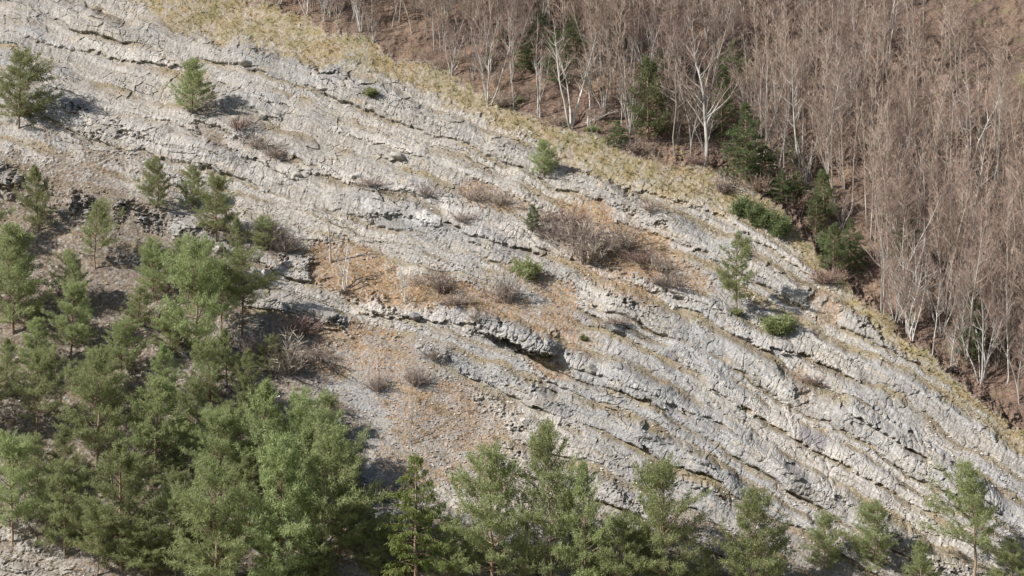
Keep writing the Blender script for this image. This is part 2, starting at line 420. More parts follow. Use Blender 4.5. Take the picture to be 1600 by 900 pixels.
M_FLEAF = leaf_mat("forest_leaves", (.15, .09, .06), (.26, .155, .10), (.36, .25, .17), .1, .8)

# ------------------------------------------------------------------ shape builders (plain arrays)
class Geo:
    def __init__(s): s.v = []; s.f3 = []; s.f4 = []; s.n = 0
    def tube(s, pts, rad, k=4):
        pts = np.asarray(pts, float); m = len(pts)
        d = np.gradient(pts, axis=0); d /= np.linalg.norm(d, axis=1)[:, None] + 1e-9
        ref = np.where(np.abs(d[:, 2:3]) < .9, np.array([[0, 0, 1.]]), np.array([[1., 0, 0]]))
        a = np.cross(d, ref); a /= np.linalg.norm(a, axis=1)[:, None] + 1e-9; b = np.cross(d, a)
        th = np.arange(k) * 2 * math.pi / k
        ring = pts[:, None] + np.asarray(rad)[:, None, None] * (np.cos(th)[None, :, None] * a[:, None] + np.sin(th)[None, :, None] * b[:, None])
        s.v.append(ring.reshape(-1, 3))
        i = np.arange(m - 1)[:, None] * k + np.arange(k)[None]; j = np.arange(m - 1)[:, None] * k + (np.arange(k)[None] + 1) % k
        s.f4.append((np.stack([i, j, j + k, i + k], -1) + s.n).reshape(-1, 4)); s.n += m * k
    def tris(s, v):                      # v: (N,3,3)
        v = np.asarray(v).reshape(-1, 3)
        s.v.append(v); s.f3.append(np.arange(len(v)).reshape(-1, 3) + s.n); s.n += len(v)
    def mesh(s, name, mat, smooth=False):
        v = np.concatenate(s.v)
        f3 = np.concatenate(s.f3) if s.f3 else np.zeros((0, 3), int); f4 = np.concatenate(s.f4) if s.f4 else np.zeros((0, 4), int)
        me = bpy.data.meshes.new(name)
        me.vertices.add(len(v)); me.vertices.foreach_set("co", v.astype(np.float32).ravel())
        lp = np.concatenate([f3.ravel(), f4.ravel()]).astype(np.int32)
        me.loops.add(len(lp)); me.loops.foreach_set("vertex_index", lp)
        st = np.concatenate([np.arange(len(f3)) * 3, len(f3) * 3 + np.arange(len(f4)) * 4]).astype(np.int32)
        me.polygons.add(len(st)); me.polygons.foreach_set("loop_start", st)
        me.polygons.foreach_set("use_smooth", np.full(len(st), smooth, bool))
        me.update(calc_edges=True); me.materials.append(mat)
        return me

def unit(v): return v / (np.linalg.norm(v, axis=-1, keepdims=True) + 1e-9)

def tufts(g, rs, P, D, n, ln, wd, spread, droop=0.0):
    """needle sprays: n thin blades about each point P, leaning along D"""
    N = len(P)
    if not N: return
    d = unit(D[:, None] * (1 - spread) + unit(rs.normal(size=(N, n, 3))) * spread + np.array([0, 0, -droop]))
    L = ln * rs.uniform(.6, 1.25, (N, n, 1)); w = unit(np.cross(d, rs.normal(size=(N, n, 3)))) * wd * .5
    a = P[:, None] + rs.normal(size=(N, n, 3)) * ln * .18
    tip = a + d * L
    # each spray is one connected fan so that it takes one tint
    mid = a + d * L * .5
    g.tris(np.stack([a - w * .3, mid + w, tip], 2).reshape(-1, 3, 3))
    g.tris(np.stack([a - w * .3, tip, mid - w], 2).reshape(-1, 3, 3))

def curve(p, d, L, n, rs, bend=0.0, wob=.08, up=0.0):
    pts = [np.array(p, float)]; d = np.array(d, float)
    for i in range(n):
        d = unit(d + rs.normal(size=3) * wob + np.array([0, 0, up / n]))
        pts.append(pts[-1] + d * L / n)
    return np.array(pts), d

def conifer(seed, H=10.0, cb=.3, rad=2.0, prof=.75, elev0=5, elev1=50, whorl=.42, nb=5, tuft=(11, .38, .056, .62), drop=.16, sec=.36, mat=None, bark=None,
            droop=0.0, sparse=0.0, lean=.03, hang=0.0, side=0.0):
    rs = np.random.default_rng(seed)
    tr, br, cr = Geo(), Geo(), Geo()
    tz = np.linspace(-.6, H * .99, 12); sway = np.cumsum(rs.normal(size=(12, 2)) * lean * H / 10, axis=0)
    tp = np.column_stack([sway, tz]); r0 = .014 * H + .02
    tr.tube(tp, r0 * (1 - .93 * np.linspace(0, 1, 12)) + .012, 7)
    z = cb * H; P = []; D = []
    sx = rs.uniform(0, 6.28)
    while z < H * .985:
        t = (z - cb * H) / (H - cb * H)
        k = max(3, int(round(nb * (1 - .35 * t))))
        a0 = rs.uniform(0, 6.28)
        for i in range(k):
            if rs.random() < drop + sparse * (1 - t): continue
            az = a0 + i * 6.283 / k + rs.normal() * .25
            L = rad * ((1 - t) ** prof * min(1, .55 + 1.8 * t)) * rs.uniform(.42, 1.2) * (1 + side * math.cos(az - sx)) + .18
            el = R(elev0 + (elev1 - elev0) * t + rs.normal() * 8)
            d = np.array([math.cos(az) * math.cos(el), math.sin(az) * math.cos(el), math.sin(el)])
            o = np.array([np.interp(z, tz, tp[:, 0]), np.interp(z, tz, tp[:, 1]), z + rs.normal() * .06])
            pts, dd = curve(o, d, L, 5, rs, wob=.09, up=.35 - droop)
            br.tube(pts, np.linspace(.012 + .011 * L, .006, 6), 3)
            m = max(1, int(L / sec))
            for q in range(m):
                u = .30 + .70 * (q + rs.random()) / m
                b = pts[min(4, int(u * 5))] + (pts[min(5, int(u * 5) + 1)] - pts[min(4, int(u * 5))]) * (u * 5 % 1)
                sgn = 1 if q % 2 else -1
                sd_ = unit(dd * .7 + sgn * np.array([-d[1], d[0], 0]) * .9 + rs.normal(size=3) * .25 + np.array([0, 0, .18 - hang]))
                sl = (.20 + .42 * L * (1 - .6 * u)) * rs.uniform(.6, 1.1)
                e = b + sd_ * sl
                br.tube(np.array([b, e]), [.008, .004], 3)
                for w in np.arange(.35, 1.01, max(.22, .24 / max(sl, .2))):
                    P.append(b + sd_ * sl * w); D.append(sd_)
            P.append(pts[-1]); D.append(dd); P.append(pts[-2]); D.append(dd)
        z += whorl * rs.uniform(.7, 1.3) * (1 - .4 * t)
    for q in range(5):
        P.append(tp[-1] - np.array([0, 0, q * .12])); D.append(np.array([0, 0, 1.]))
    tufts(cr, rs, np.array(P), np.array(D), *tuft, droop=hang)
    return [("trunk", tr.mesh("trunk", bark or M_PBARK, True)), ("limbs", br.mesh("limbs", bark or M_PBARK)), ("crown", cr.mesh("crown", mat or M_PINE))]

def bare_tree(seed, H=14.0, stems=1, spread=.16, r0=.13, first=.3, mat=None, twig=None, dens=1.0, splay=0.0, lean=(0, 0)):
    rs = np.random.default_rng(seed)
    tr, tw = Geo(), Geo()
    for s in range(stems):
        az = s * 6.283 / stems + rs.normal() * .5; sp = spread * rs.uniform(.4, 1.3) * (0 if stems == 1 else 1) + .03
        d = unit(np.array([math.cos(az) * sp + lean[0], math.sin(az) * sp + lean[1], 1.]))
        h = H * rs.uniform(.72, 1.0) if stems > 1 else H
        rr = r0 * (rs.uniform(.55, 1.0) if stems > 1 else 1)
        n = 11
        o = np.array([math.cos(az), math.sin(az), 0]) * rr * (1.3 if stems > 1 else 0) + np.array([0, 0, -.5])
        pts, _ = curve(o, d, h + .5, n, rs, wob=.075, up=.16)
        rad = rr * (1 - np.linspace(0, 1, n + 1)) ** .85 + .012
        tr.tube(pts, rad, 6)
        nb = int((9 + h * .9) * dens)
        for i in range(nb):
            u = first + (1 - first) * (i + rs.random()) / nb
            k = min(n - 1, int(u * n)); b = pts[k] + (pts[k + 1] - pts[k]) * (u * n % 1); td = unit(pts[k + 1] - pts[k])
            a = rs.uniform(0, 6.283); out = np.array([math.cos(a), math.sin(a), 0])
            ang = R(rs.uniform(28, 68)); bd = unit(td * math.cos(ang) + out * math.sin(ang))
            L = h * (.30 * (1 - u) + .07) * rs.uniform(.55, 1.25) * (1 + splay)
            bp, bdd = curve(b, bd, L, 5, rs, wob=.13, up=.55)
            br_ = min(rad[k] * .6, .010 + .016 * L)
            (tr if br_ > .021 else tw).tube(bp, br_ * (1 - .8 * np.linspace(0, 1, 6)), 4 if br_ > .021 else 3)
            m = int((3 + L * 2.2) * dens)
            for j in range(m):
                w = .25 + .75 * (j + rs.random()) / m
                q = min(4, int(w * 5)); c = bp[q] + (bp[q + 1] - bp[q]) * (w * 5 % 1)
                cd = unit(unit(bp[q + 1] - bp[q]) + rs.normal(size=3) * .55 + np.array([0, 0, .25]))
                cl = (.25 + .42 * L * (1 - .6 * w)) * rs.uniform(.6, 1.2)
                cp, cdd = curve(c, cd, cl, 3, rs, wob=.16, up=.3)
                tw.tube(cp, np.array([.011, .009, .007, .004]), 3)
                for x in range(int(1 + cl * 3.2 * dens)):
                    y = rs.uniform(.2, 1); e = cp[min(2, int(y * 3))] + (cp[min(3, int(y * 3) + 1)] - cp[min(2, int(y * 3))]) * (y * 3 % 1)
                    ed = unit(cdd + rs.normal(size=3) * .6)
                    tw.tube(np.array([e, e + ed * rs.uniform(.2, .5)]), [.007, .003], 3)
    return [("trunk", tr.mesh("trunk", mat or M_PALE, True)), ("twigs", tw.mesh("twigs", twig or M_TWIG))]

def bare_bush(seed, r=1.0, h=1.1, n=34, mat=None):
    rs = np.random.default_rng(seed); g, b = Geo(), Geo()
    for i in range(n):
        a = rs.uniform(0, 6.283); t = rs.random() ** .6
        d = unit(np.array([math.cos(a) * t * r, math.sin(a) * t * r, h * (1.05 - .6 * t)]))
        L = math.hypot(r * t, h * (1.05 - .55 * t)) * rs.uniform(.5, 1.25)
        p, dd = curve(np.array([math.cos(a), math.sin(a), 0]) * .18 * r * rs.random() + [0, 0, -.1], d, L, 5, rs, wob=.13, up=.15)
        g.tube(p, np.linspace(.013, .005, 6), 3)
        for j in range(13):
            w = rs.uniform(.25, 1); q = min(4, int(w * 5)); c = p[q] + (p[q + 1] - p[q]) * (w * 5 % 1)
            e, _ = curve(c, unit(dd + rs.normal(size=3) * .55), L * rs.uniform(.15, .4), 2, rs, wob=.2)
            b.tube(e, [.009, .007, .004], 3)
    return [("stems", g.mesh("stems", mat or M_GTWIG)), ("twigs", b.mesh("twigs", mat or M_GTWIG))]

def green_bush(seed, r=1.0, h=1.0, n=60, mat=None, tuft=(9, .27, .045, .72), upright=.5):
    rs = np.random.default_rng(seed); br, cr = Geo(), Geo(); P = []; D = []
    for i in range(n):
        a = rs.uniform(0, 6.283); t = rs.random() ** .5
        d = unit(np.array([math.cos(a) * t * r, math.sin(a) * t * r, h * (1.1 - .8 * t) + .08]))
        L = math.hypot(r * t, h * (1.0 - .7 * t)) * rs.uniform(.4, 1.3)
        p, dd = curve([0, 0, -.05], d, L, 4, rs, wob=.12, up=upright)
        br.tube(p, np.linspace(.022, .006, 5), 3)
        for w in np.linspace(.35, 1, 6):
            q = min(3, int(w * 4)); c = p[q] + (p[q + 1] - p[q]) * (w * 4 % 1) if w < 1 else p[4]
            for _ in range(2):
                P.append(c + rs.normal(size=3) * .09 * r); D.append(unit(dd + rs.normal(size=3) * .4 + np.array([0, 0, .2])))
    tufts(cr, rs, np.array(P), np.array(D), *tuft)
    return [("stems", br.mesh("stems", M_PBARK)), ("foliage", cr.mesh("foliage", mat or M_PINE))]

def stone_mesh(seed, mat, sx=1, sy=1, sz=1):
    import bmesh
    rs = np.random.default_rng(seed); bm = bmesh.new()
    bmesh.ops.create_icosphere(bm, subdivisions=3, radius=1)
    pl = [(unit(rs.normal(size=3)), rs.uniform(.55, .85)) for _ in range(11)]
    for v in bm.verts:
        c = np.array(v.co)
        for nn, dd in pl:
            e = c @ nn - dd
            if e > 0: c = c - nn * e
        c = c + unit(c) * rs.normal() * .012
        v.co = (c[0] * sx, c[1] * sy, c[2] * sz)
    me = bpy.data.meshes.new("boulder"); bm.to_mesh(me); bm.free(); me.materials.append(mat)
    return me

# ------------------------------------------------------------------ placing
def thing(name, label, cat, parts, loc, rz=0.0, sc=(1, 1, 1), group=None, tilt=(0, 0)):
    o = bpy.data.objects.new(name, None); COL.objects.link(o)
    o.empty_display_size = .3
    o.location = loc; o.rotation_euler = (tilt[0], tilt[1], rz); o.scale = sc
    o["label"] = label; o["category"] = cat
    if group: o["group"] = group
    for pn, me in parts:
        c = bpy.data.objects.new(pn, me); COL.objects.link(c); c.parent = o
    return o
def single(name, label, cat, me, loc, rot=(0, 0, 0), sc=(1, 1, 1), group=None):
    o = bpy.data.objects.new(name, me); COL.objects.link(o)
    o.location = loc; o.rotation_euler = rot; o.scale = sc; o["label"] = label; o["category"] = cat
    if group: o["group"] = group
    return o

# ------------------------------------------------------------------ pines
PINES = [conifer(101, cb=.10, rad=5.0, prof=.62), conifer(102, cb=.14, rad=5.2, prof=.5, side=.3), conifer(103, cb=.22, rad=4.8, prof=.45, sparse=.22, side=.4, lean=.06),
         conifer(104, cb=.08, rad=5.0, prof=.8, elev1=60), conifer(105, cb=.12, rad=4.5, prof=.6, drop=.28, side=.35, lean=.05), conifer(106, cb=.18, rad=5.4, prof=.48, drop=.26, lean=.05)]
THIN_PINE = conifer(110, cb=.24, rad=3.6, prof=.45, drop=.36, sparse=.2, nb=5, whorl=.62, tuft=(11, .42, .066, .66), side=.35, sec=.30)
LANKY = conifer(111, cb=.42, rad=4.4, prof=.42, drop=.25, nb=5, side=.3)
OLIVE = conifer(112, cb=.05, rad=3.4, prof=.85, elev0=-8, elev1=35, drop=.2, mat=M_OLIVE, hang=.55, droop=.5, tuft=(12, .34, .06, .5), whorl=.42)
FIRS = [conifer(121, cb=.04, rad=4.4, prof=.95, elev0=-12, elev1=30, whorl=.36, nb=6, mat=M_SPRUCE, droop=.45, hang=.12, tuft=(11, .26, .06, .55), drop=.1),
        conifer(122, cb=.06, rad=3.8, prof=.9, elev0=-8, elev1=30, whorl=.38, nb=6, mat=M_SPRUCE, droop=.45, hang=.12, tuft=(11, .26, .06, .55), drop=.2)]
YOUNG = [conifer(125, H=4, cb=.04, rad=1.5, prof=.75, elev0=5, elev1=40, whorl=.24, nb=6, mat=M_YOUNG, tuft=(9, .24, .045, .6), sec=.24, drop=.28),
         conifer(126, H=4, cb=.06, rad=1.3, prof=.7, elev0=5, elev1=45, whorl=.26, nb=5, mat=M_YOUNG, tuft=(12, .22, .05, .6), drop=.2, sec=.2)]

def tree_at(name, label, cat, parts, H0, px, py, hpx, wide=1.0, rz=None, group=None, tilt=(0, 0)):
    p = spot(px, py)[0][0]; h = hpx * mpp(p); s = h / H0
    return thing(name, label, cat, parts, p - np.array([0, 0, .05]), rnd.uniform(0, 6.28) if rz is None else rz, (s * wide, s * wide, s), group, tilt)

PINE_LIST = [
 # px, py(base), height px, prototype, width, label
 (300, 178, 84, 0, 1.1, "green pine at the top left, its dark shadow on the pale rock beside it"),
 (338, 378, 96, 5, 1.0, "bushy pine above the small ledge on the left, topmost of the left side pines"),
 (302, 330, 70, 4, .9, "half hidden pine above and left of the bushy pine on the left side"),
 (372, 448, 108, 3, .62, "slim young pine with pale trunk standing before the small left ledge"),
 (410, 392, 52, 1, 1.15, "short spreading pine leaning right over brown scrub on the left"),
 (378, 530, 128, LANKY, .95, "lanky pine with a long bare pale trunk in the left wood"),
 (308, 570, 188, 1, .72, "tall dark green pine with wide crown, biggest along the left margin"),
 (345, 520, 100, 2, .9, "pine between the tall wide pine and the lanky bare trunked pine"),
 (330, 640, 110, 4, .8, "pine low on the left below the tall wide crowned one"),
 (388, 660, 112, 3, .78, "bright pointed pine above the dense pine clump"),
 (425, 590, 62, 5, 1.0, "shaded low pine whose shadow falls on the brown scree"),
 (345, 790, 140, 5, .9, "pine on the left of the dense lower left clump"),
 (412, 800, 200, 3, .85, "tallest crown in the middle of the dense lower left pine clump"),
 (470, 790, 170, 1, .85, "broad pine on the right of the dense lower left clump"),
 (505, 705, 84, 5, .95, "small pine at the scree edge just above the dense clump"),
 (440, 870, 185, 0, .9, "front pine of the dense lower left clump, low in the picture"),
 (340, 880, 150, 1, .9, "low front pine left of the dense clump"),
 (505, 850, 160, 2, 1.0, "open crowned pine showing twigs, lower right of the dense clump"),
 (542, 805, 108, 4, .85, "narrow pine with orange trunk at the right end of the dense clump"),
 (770, 848, 142, 1, .95, "round topped pine left of the pair at the bottom centre"),
 (862, 850, 182, 0, .75, "tallest pine of the bottom centre row, pointed and narrow topped"),
 (915, 862, 140, 3, .80, "light green pine leaning on the right of the tall bottom centre pine"),
 (968, 880, 72, 1, 1.2, "low spreading pine between the bottom centre pair and the lone pine"),
 (1040, 868, 134, 5, 1.0, "lone bushy pine before the bare rock, right of the bottom centre row"),
 (1178, 888, 122, 0, 1.05, "round pine low on the right at the foot of the rock"),
]
for px, py, hp, k, w, lab in PINE_LIST:
    if py >= 840: py += 75; hp += 70; w *= .85
    tree_at("pine_tree", lab, "pine", PINES[k] if isinstance(k, int) else k, 10, px, py, hp, w, group="pines around the foot of the rock", tilt=(rnd.uniform(-.05, .05), rnd.uniform(-.05, .05)))
tree_at("pine_tree", "slender sparse pine standing alone on the rock ledge at right", "pine", THIN_PINE, 10, 1151, 492, 116, .95, 2.2)
tree_at("olive_spruce", "olive green spruce with hanging twigs at the bottom between pine clump and row", "spruce", OLIVE, 10, 652, 925, 217, 1.0)
tree_at("dark_spruce", "dark shaded spruce in the bottom left corner behind the pines", "spruce", FIRS[0], 10, 306, 850, 100, 1.0)
FILL = [(365, 745, 110, "in the upper middle of the dense clump"), (430, 735, 100, "at the top of the dense clump, right of the bright pointed pine"), (322, 745, 100, "at the upper left edge of the dense clump"),
        (465, 725, 84, "topmost on the right of the dense clump"), (390, 845, 130, "in the lower middle of the dense clump"), (530, 880, 110, "at the lower right foot of the dense clump"),
        (300, 690, 90, "on the left picture margin above the clump"), (355, 605, 90, "under the lanky pine in the left wood"), (322, 470, 90, "in front of the tall wide pine"), (570, 845, 70, "at the right foot of the clump beside the olive spruce")]
for i, (px, py, hp, w_) in enumerate(FILL):
    tree_at("pine_tree", "feathery green pine " + w_, "pine", PINES[(i * 2 + 1) % 6], 10, px, py, hp, rnd.uniform(.8, 1.05), group="pines around the foot of the rock", tilt=(rnd.uniform(-.06, .06), rnd.uniform(-.06, .06)))
# pines of the same wood further out to the left and along the foot
MARGIN = [(30, 200, 110), (110, 150, 90), (200, 240, 100), (250, 330, 110), (60, 360, 130), (150, 420, 130), (240, 470, 120), (20, 520, 150), (110, 560, 150), (190, 590, 130),
          (262, 640, 140), (60, 690, 160), (150, 730, 160), (240, 760, 150), (20, 850, 170), (100, 870, 180), (190, 890, 170), (275, 900, 150), (590, 905, 80), (700, 930, 90),
          (1290, 905, 90), (1370, 900, 130), (1440, 930, 110), (1520, 900, 140), (1580, 930, 120), (1100, 925, 75), (820, 925, 80), (-40, 400, 150), (-40, 700, 170)]
WHERE = ["at the far left above the slope", "near the top left corner", "on the upper left slope", "on the left, beside the half hidden pine", "in the far left wood, halfway up",
         "in the left wood under the upper pines", "in the left wood next to the tall wide pine", "at the left picture edge, halfway down", "in the middle of the far left wood", "in the left wood below the middle",
         "left of the low left pine", "in the lower far left wood", "in the lower left wood behind the front row", "left of the dense clump", "in the bottom left corner", "in the front row at bottom left",
         "in the front row, nearer the dense clump", "touching the dense clump at the bottom", "cut off at the bottom right of the dense clump", "cut off at the bottom beside the olive spruce",
         "cut off at the bottom right of the round pine", "at the foot of the rock on the far right", "in the far right row, cut off low", "in the far right row, tall", "in the bottom right corner",
         "cut off low between lone and round pines", "cut off at the bottom under the centre row", "outside the left edge, upper", "outside the left edge, lower"]
for i, (px, py, hp) in enumerate(MARGIN):
    if (px, py) in ((110, 150), (200, 240)): continue
    tree_at("pine_tree", "green pine " + WHERE[i], "pine", PINES[(i * 5 + 1) % 6], 10, px, py, hp * rnd.uniform(.7, 1.15), rnd.uniform(.75, 1.05), group="pines of the outer wood", tilt=(rnd.uniform(-.06, .06), rnd.uniform(-.06, .06)))

UND = [(120, 480, 80), (215, 520, 70), (55, 590, 90), (150, 640, 90), (225, 690, 80), (105, 770, 100), (205, 810, 90), (265, 560, 70), (275, 440, 64), (265, 830, 90), (60, 780, 100), (10, 620, 90), (150, 900, 110),
       (235, 905, 100), (330, 930, 100), (420, 930, 100), (500, 930, 90)]
for i, (px, py, hp) in enumerate(UND):
    half = "upper" if py < 400 else "middle" if py < 600 else "lower"
    tree_at("pine_tree", "small understorey pine between taller ones in the %s far left wood" % half, "pine", PINES[(i * 5 + 2) % 6], 10, px, py, hp, rnd.uniform(.9, 1.2), group="understorey pines, %s far left" % half, tilt=(rnd.uniform(-.08, .08), rnd.uniform(-.08, .08)))
# green shrubs and young spruces
GB = [green_bush(201, 1.25, 1.5, 40), green_bush(202, 1.4, .6, 46, upright=.25), green_bush(203, 1.0, 1.3, 44, M_YOUNG), green_bush(204, .85, .8, 28)]
def bush_at(name, label, cat, parts, size, px, py, wpx, group=None, zf=1.0):
    p = spot(px, py)[0][0]; s = wpx * mpp(p) / size
    return thing(name, label, cat, parts, p - np.array([0, 0, .05]), rnd.uniform(0, 6.28), (s, s, s * zf), group)
for px, py, w, k, zf, lab in [
    (578, 149, 32, 3, .7, "small green shrub on the pale upper rock"),
    (822, 428, 64, 1, 1.0, "flat green cushion shrub overhanging the middle of the rock"), (1216, 522, 74, 0, .8, "dark low juniper shrub beside the slender lone pine"),
    (912, 531, 16, 3, 1.0, "tiny green shrub right of the overhanging block"), (1150, 492, 26, 3, .8, "little green shrub at the foot of the slender lone pine"),
    (1160, 336, 48, 2, 1.1, "bright green shrub, leftmost of the trio by the grass end"), (1187, 352, 58, 2, 1.05, "bright green shrub in the middle of the trio"),
    (1216, 368, 54, 2, 1.2, "bright green shrub, rightmost of the trio, its shadow on brown soil"), (560, 700, 20, 3, .7, "small green shrub on the scree edge"),
    (925, 205, 26, 3, .7, "low green shrub at the foot of the leaning forked tree"), (812, 158, 20, 3, .7, "small green shrub among leaves at the wood's edge"),
    (1292, 400, 60, 2, 1.1, "large green shrub at the right edge of the photograph"), (430, 372, 18, 3, .8, "small green shrub by the brown scrub on the left")]:
    bush_at("green_shrub", lab, "shrub", GB[k], 2.3 if k != 3 else 1.6, px, py, w, "green shrubs", zf)
tree_at("pine_tree", "low feathery young pine alone on the upper rock below the grass strip", "pine", PINES[0], 10, 850, 276, 56, 1.15)
tree_at("pine_sapling", "green pine sapling at the head of the grey thicket", "pine", YOUNG[1], 4, 832, 362, 42, 1.0)
for px, py, hp, w, k, lab in [
    (1012, 218, 128, .8, "Y", "broad pale green young spruce among the bare trunks"), (966, 228, 40, 1.5, 0, "low dark spruce at the wood's edge left of the broad pale one"),
    (1165, 282, 122, 1.0, 0, "dark layered fir just right of the thick white trunk"), (1128, 210, 96, .9, 1, "dark fir behind the thick white trunk"),
    (1195, 285, 58, 1.5, 0, "low dark fir bough cluster right of the layered fir"), (870, 130, 84, 1.0, 1, "shaded fir deep in the wood above the forked tree"),
    (822, 108, 62, 1.1, 0, "shaded fir far up in the wood left of the other shaded fir"), (765, 112, 40, 1.1, 1, "short fir behind the clump of pale stems"),
    (1246, 326, 58, 1.1, "Y", "young spruce above the dark hollow on the right"), (1244, 262, 62, .9, 1, "dark slim fir among crowded stems on the right"),
    (1288, 345, 78, .9, "Y", "young spruce at the right edge behind the large shrub"), (1050, 120, 60, 1.0, 1, "dim fir high in the wood over the broad pale spruce"),
    (1330, 420, 80, 1.0, 0, "dark fir beyond the right edge shrub"), (1420, 440, 120, .9, 1, "dark fir in the right hand wood"), (1520, 560, 110, .9, 0, "dark fir low in the right hand wood"),
    (940, 70, 60, 1.0, 1, "dim fir near the top of the wood"), (895, 96, 80, 1.0, 0, "dark fir rising over the forked tree"), (845, 70, 60, 1.1, 1, "fir at the top above the twin stemmed tree"), (1030, 165, 90, .9, 0, "dark fir standing behind the broad pale spruce"), (1145, 150, 90, 1.0, 0, "dark fir high above the layered fir"), (1210, 150, 70, .9, 1, "fir hidden in the pale crowd high on the right"), (1222, 316, 50, 1.4, 0, "low dark fir over the hollow"), (1274, 362, 56, 1.1, "Y", "bushy young spruce beside the large shrub at the right edge"), (1302, 424, 74, 1.0, "Y", "tall young spruce below the large shrub at the right edge")]:
    q = YOUNG[0] if k == "Y" else FIRS[k]
    tree_at("young_spruce" if k == "Y" else "dark_fir", lab, "spruce" if k == "Y" else "fir", q, 4 if k == "Y" else 10, px, py, hp, w, group="conifers in the bare wood")

# ------------------------------------------------------------------ bare wood
BT = [bare_tree(301, 14, 1, r0=.12, first=.35), bare_tree(302, 15, 1, r0=.14, first=.4), bare_tree(303, 13, 2, .14, r0=.11, first=.35),
      bare_tree(304, 13, 3, .20, r0=.11, first=.35), bare_tree(305, 12, 4, .26, r0=.10, first=.35), bare_tree(306, 15, 1, r0=.10, first=.45, dens=.8),
      bare_tree(307, 13, 1, r0=.10, first=.4, mat=M_GREYB, lean=(.12, 0)), bare_tree(308, 12, 5, .30, r0=.09, first=.3)]
GREYS = [bare_tree(311, 15, 1, r0=.13, first=.35, mat=M_GREYB, dens=1.35), bare_tree(312, 14, 2, .12, r0=.11, first=.35, mat=M_GREYB, dens=1.3),
         bare_tree(313, 13, 3, .2, r0=.09, first=.3, mat=M_GREYB, dens=1.3)]
FORKED = bare_tree(320, 13, 4, .30, r0=.13, first=.4, splay=.2)
THICK = bare_tree(321, 14, 1, r0=.22, first=.28, splay=.75)
for px, py, hp, q, H0, w, rz, lab in [
    (893, 197, 190, FORKED, 13, 1.0, .6, "forked pale tree of four stems at the wood's edge above the grass"),
    (1103, 256, 205, THICK, 14, 1.0, 3.4, "thick white trunked bare tree with long side branches at the wood's edge"),
    (763, 164, 150, BT[7], 12, 1.0, 1.0, "clump of pale leaning stems by the grass, left of the forked tree"),
    (842, 183, 175, BT[2], 13, .8, 2.2, "slim pale two stemmed tree just left of the forked tree"),
    (1056, 243, 190, BT[6], 13, .9, 3.0, "leaning slender bare tree between the broad spruce and thick trunk"),
    (1078, 248, 170, BT[2], 13, .7, .4, "thin pale twin stems just left of the thick white trunk"),
    (1192, 250, 190, BT[4], 12, .9, 1.9, "crowded bundle of pale stems right of the layered fir"),
    (1215, 262, 180, BT[3], 13, .9, 4.0, "three pale stems next to the crowded bundle on the right"),
    (1248, 280, 200, BT[1], 15, .9, 2.0, "straight pale tree above the dark hollow on the right"),
    (1295, 292, 215, BT[0], 14, .9, .9, "tall straight pale tree at the right edge of the photograph"),
    (802, 170, 150, BT[5], 15, .9, .2, "single thin pale stem between clump and twin stemmed tree"),
    (706, 118, 100, BT[3], 13, 1.0, 1.1, "small triple stemmed tree at the upper left end of the wood")]:
    tree_at("bare_tree", lab, "bare tree", q, H0, px, py, hp, w, rz, "bare trees along the wood's edge")

def fine_trees(n, seed, keep, dmin=5):
    rs = np.random.default_rng(seed); out = []
    while len(out) < n:
        px = rs.uniform(430, 1640); e = float(np.interp(px, [p[0] for p in EDGE], [p[1] for p in EDGE]))
        d = dmin + min(420, max(60, e + 90)) * rs.random() ** 1.2
        py = e - d
        if py < -150 or not keep(px, py): continue
        if any(abs(px - a) < 7 and abs(py - b) < 5 for a, b, _ in out): continue
        out.append((px, py, d))
    return out
FIRSPOTS = [(1012, 218, 30), (966, 228, 26), (1165, 282, 34), (1128, 210, 26), (1195, 285, 36), (870, 130, 26), (822, 108, 24), (765, 112, 20), (1246, 326, 26), (1288, 345, 26), (895, 96, 24), (845, 70, 22), (1030, 165, 24), (1145, 150, 26), (1215, 300, 40), (1282, 424, 40)]
def clear_of_firs(x, y):
    return not any(abs(x - a) < w and y > b - 4 for a, b, w in FIRSPOTS) or rnd.random() < .22
pts_ = fine_trees(280, 5, lambda x, y: (y > -70 or rnd.random() < .15) and clear_of_firs(x, y))
for px, py, d in pts_:
    deep = d > 70
    pale = rnd.random() < (.55 if deep else .82)
    q = rnd.choice(BT + [BT[3], BT[4], BT[7], BT[4]]) if pale else rnd.choice(GREYS + [GREYS[2]])
    H0 = 14.0
    stems = {0: "single", 1: "single", 2: "twin", 3: "triple", 4: "many", 5: "single", 6: "leaning single", 7: "many"}[BT.index(q)] if pale else {0: "single", 1: "twin", 2: "triple"}[GREYS.index(q)]
    side = "left end" if px < 720 else "left part" if px < 900 else "middle" if px < 1080 else "right part" if px < 1300 else "far right"
    where = "deep in %s of wood" % side if deep else "near grass edge in %s of wood" % side
    lab = "%s bare tree with %s, %s" % ("pale" if pale else "grey", "one trunk" if stems == "single" else "leaning trunk" if "leaning" in stems else stems + " stems", where)
    p = spot(px, py)[0][0]
    h = rnd.choice([rnd.uniform(5, 9), rnd.uniform(8, 12), rnd.uniform(10, 15)]) * (.8 if px < 760 else 1)
    s = h / H0
    thing("bare_tree", lab, "bare tree", q, p, rnd.uniform(0, 6.28), (s * rnd.uniform(.8, 1.25),) * 2 + (s,), lab, (rnd.gauss(0, .10), rnd.gauss(0, .10)))

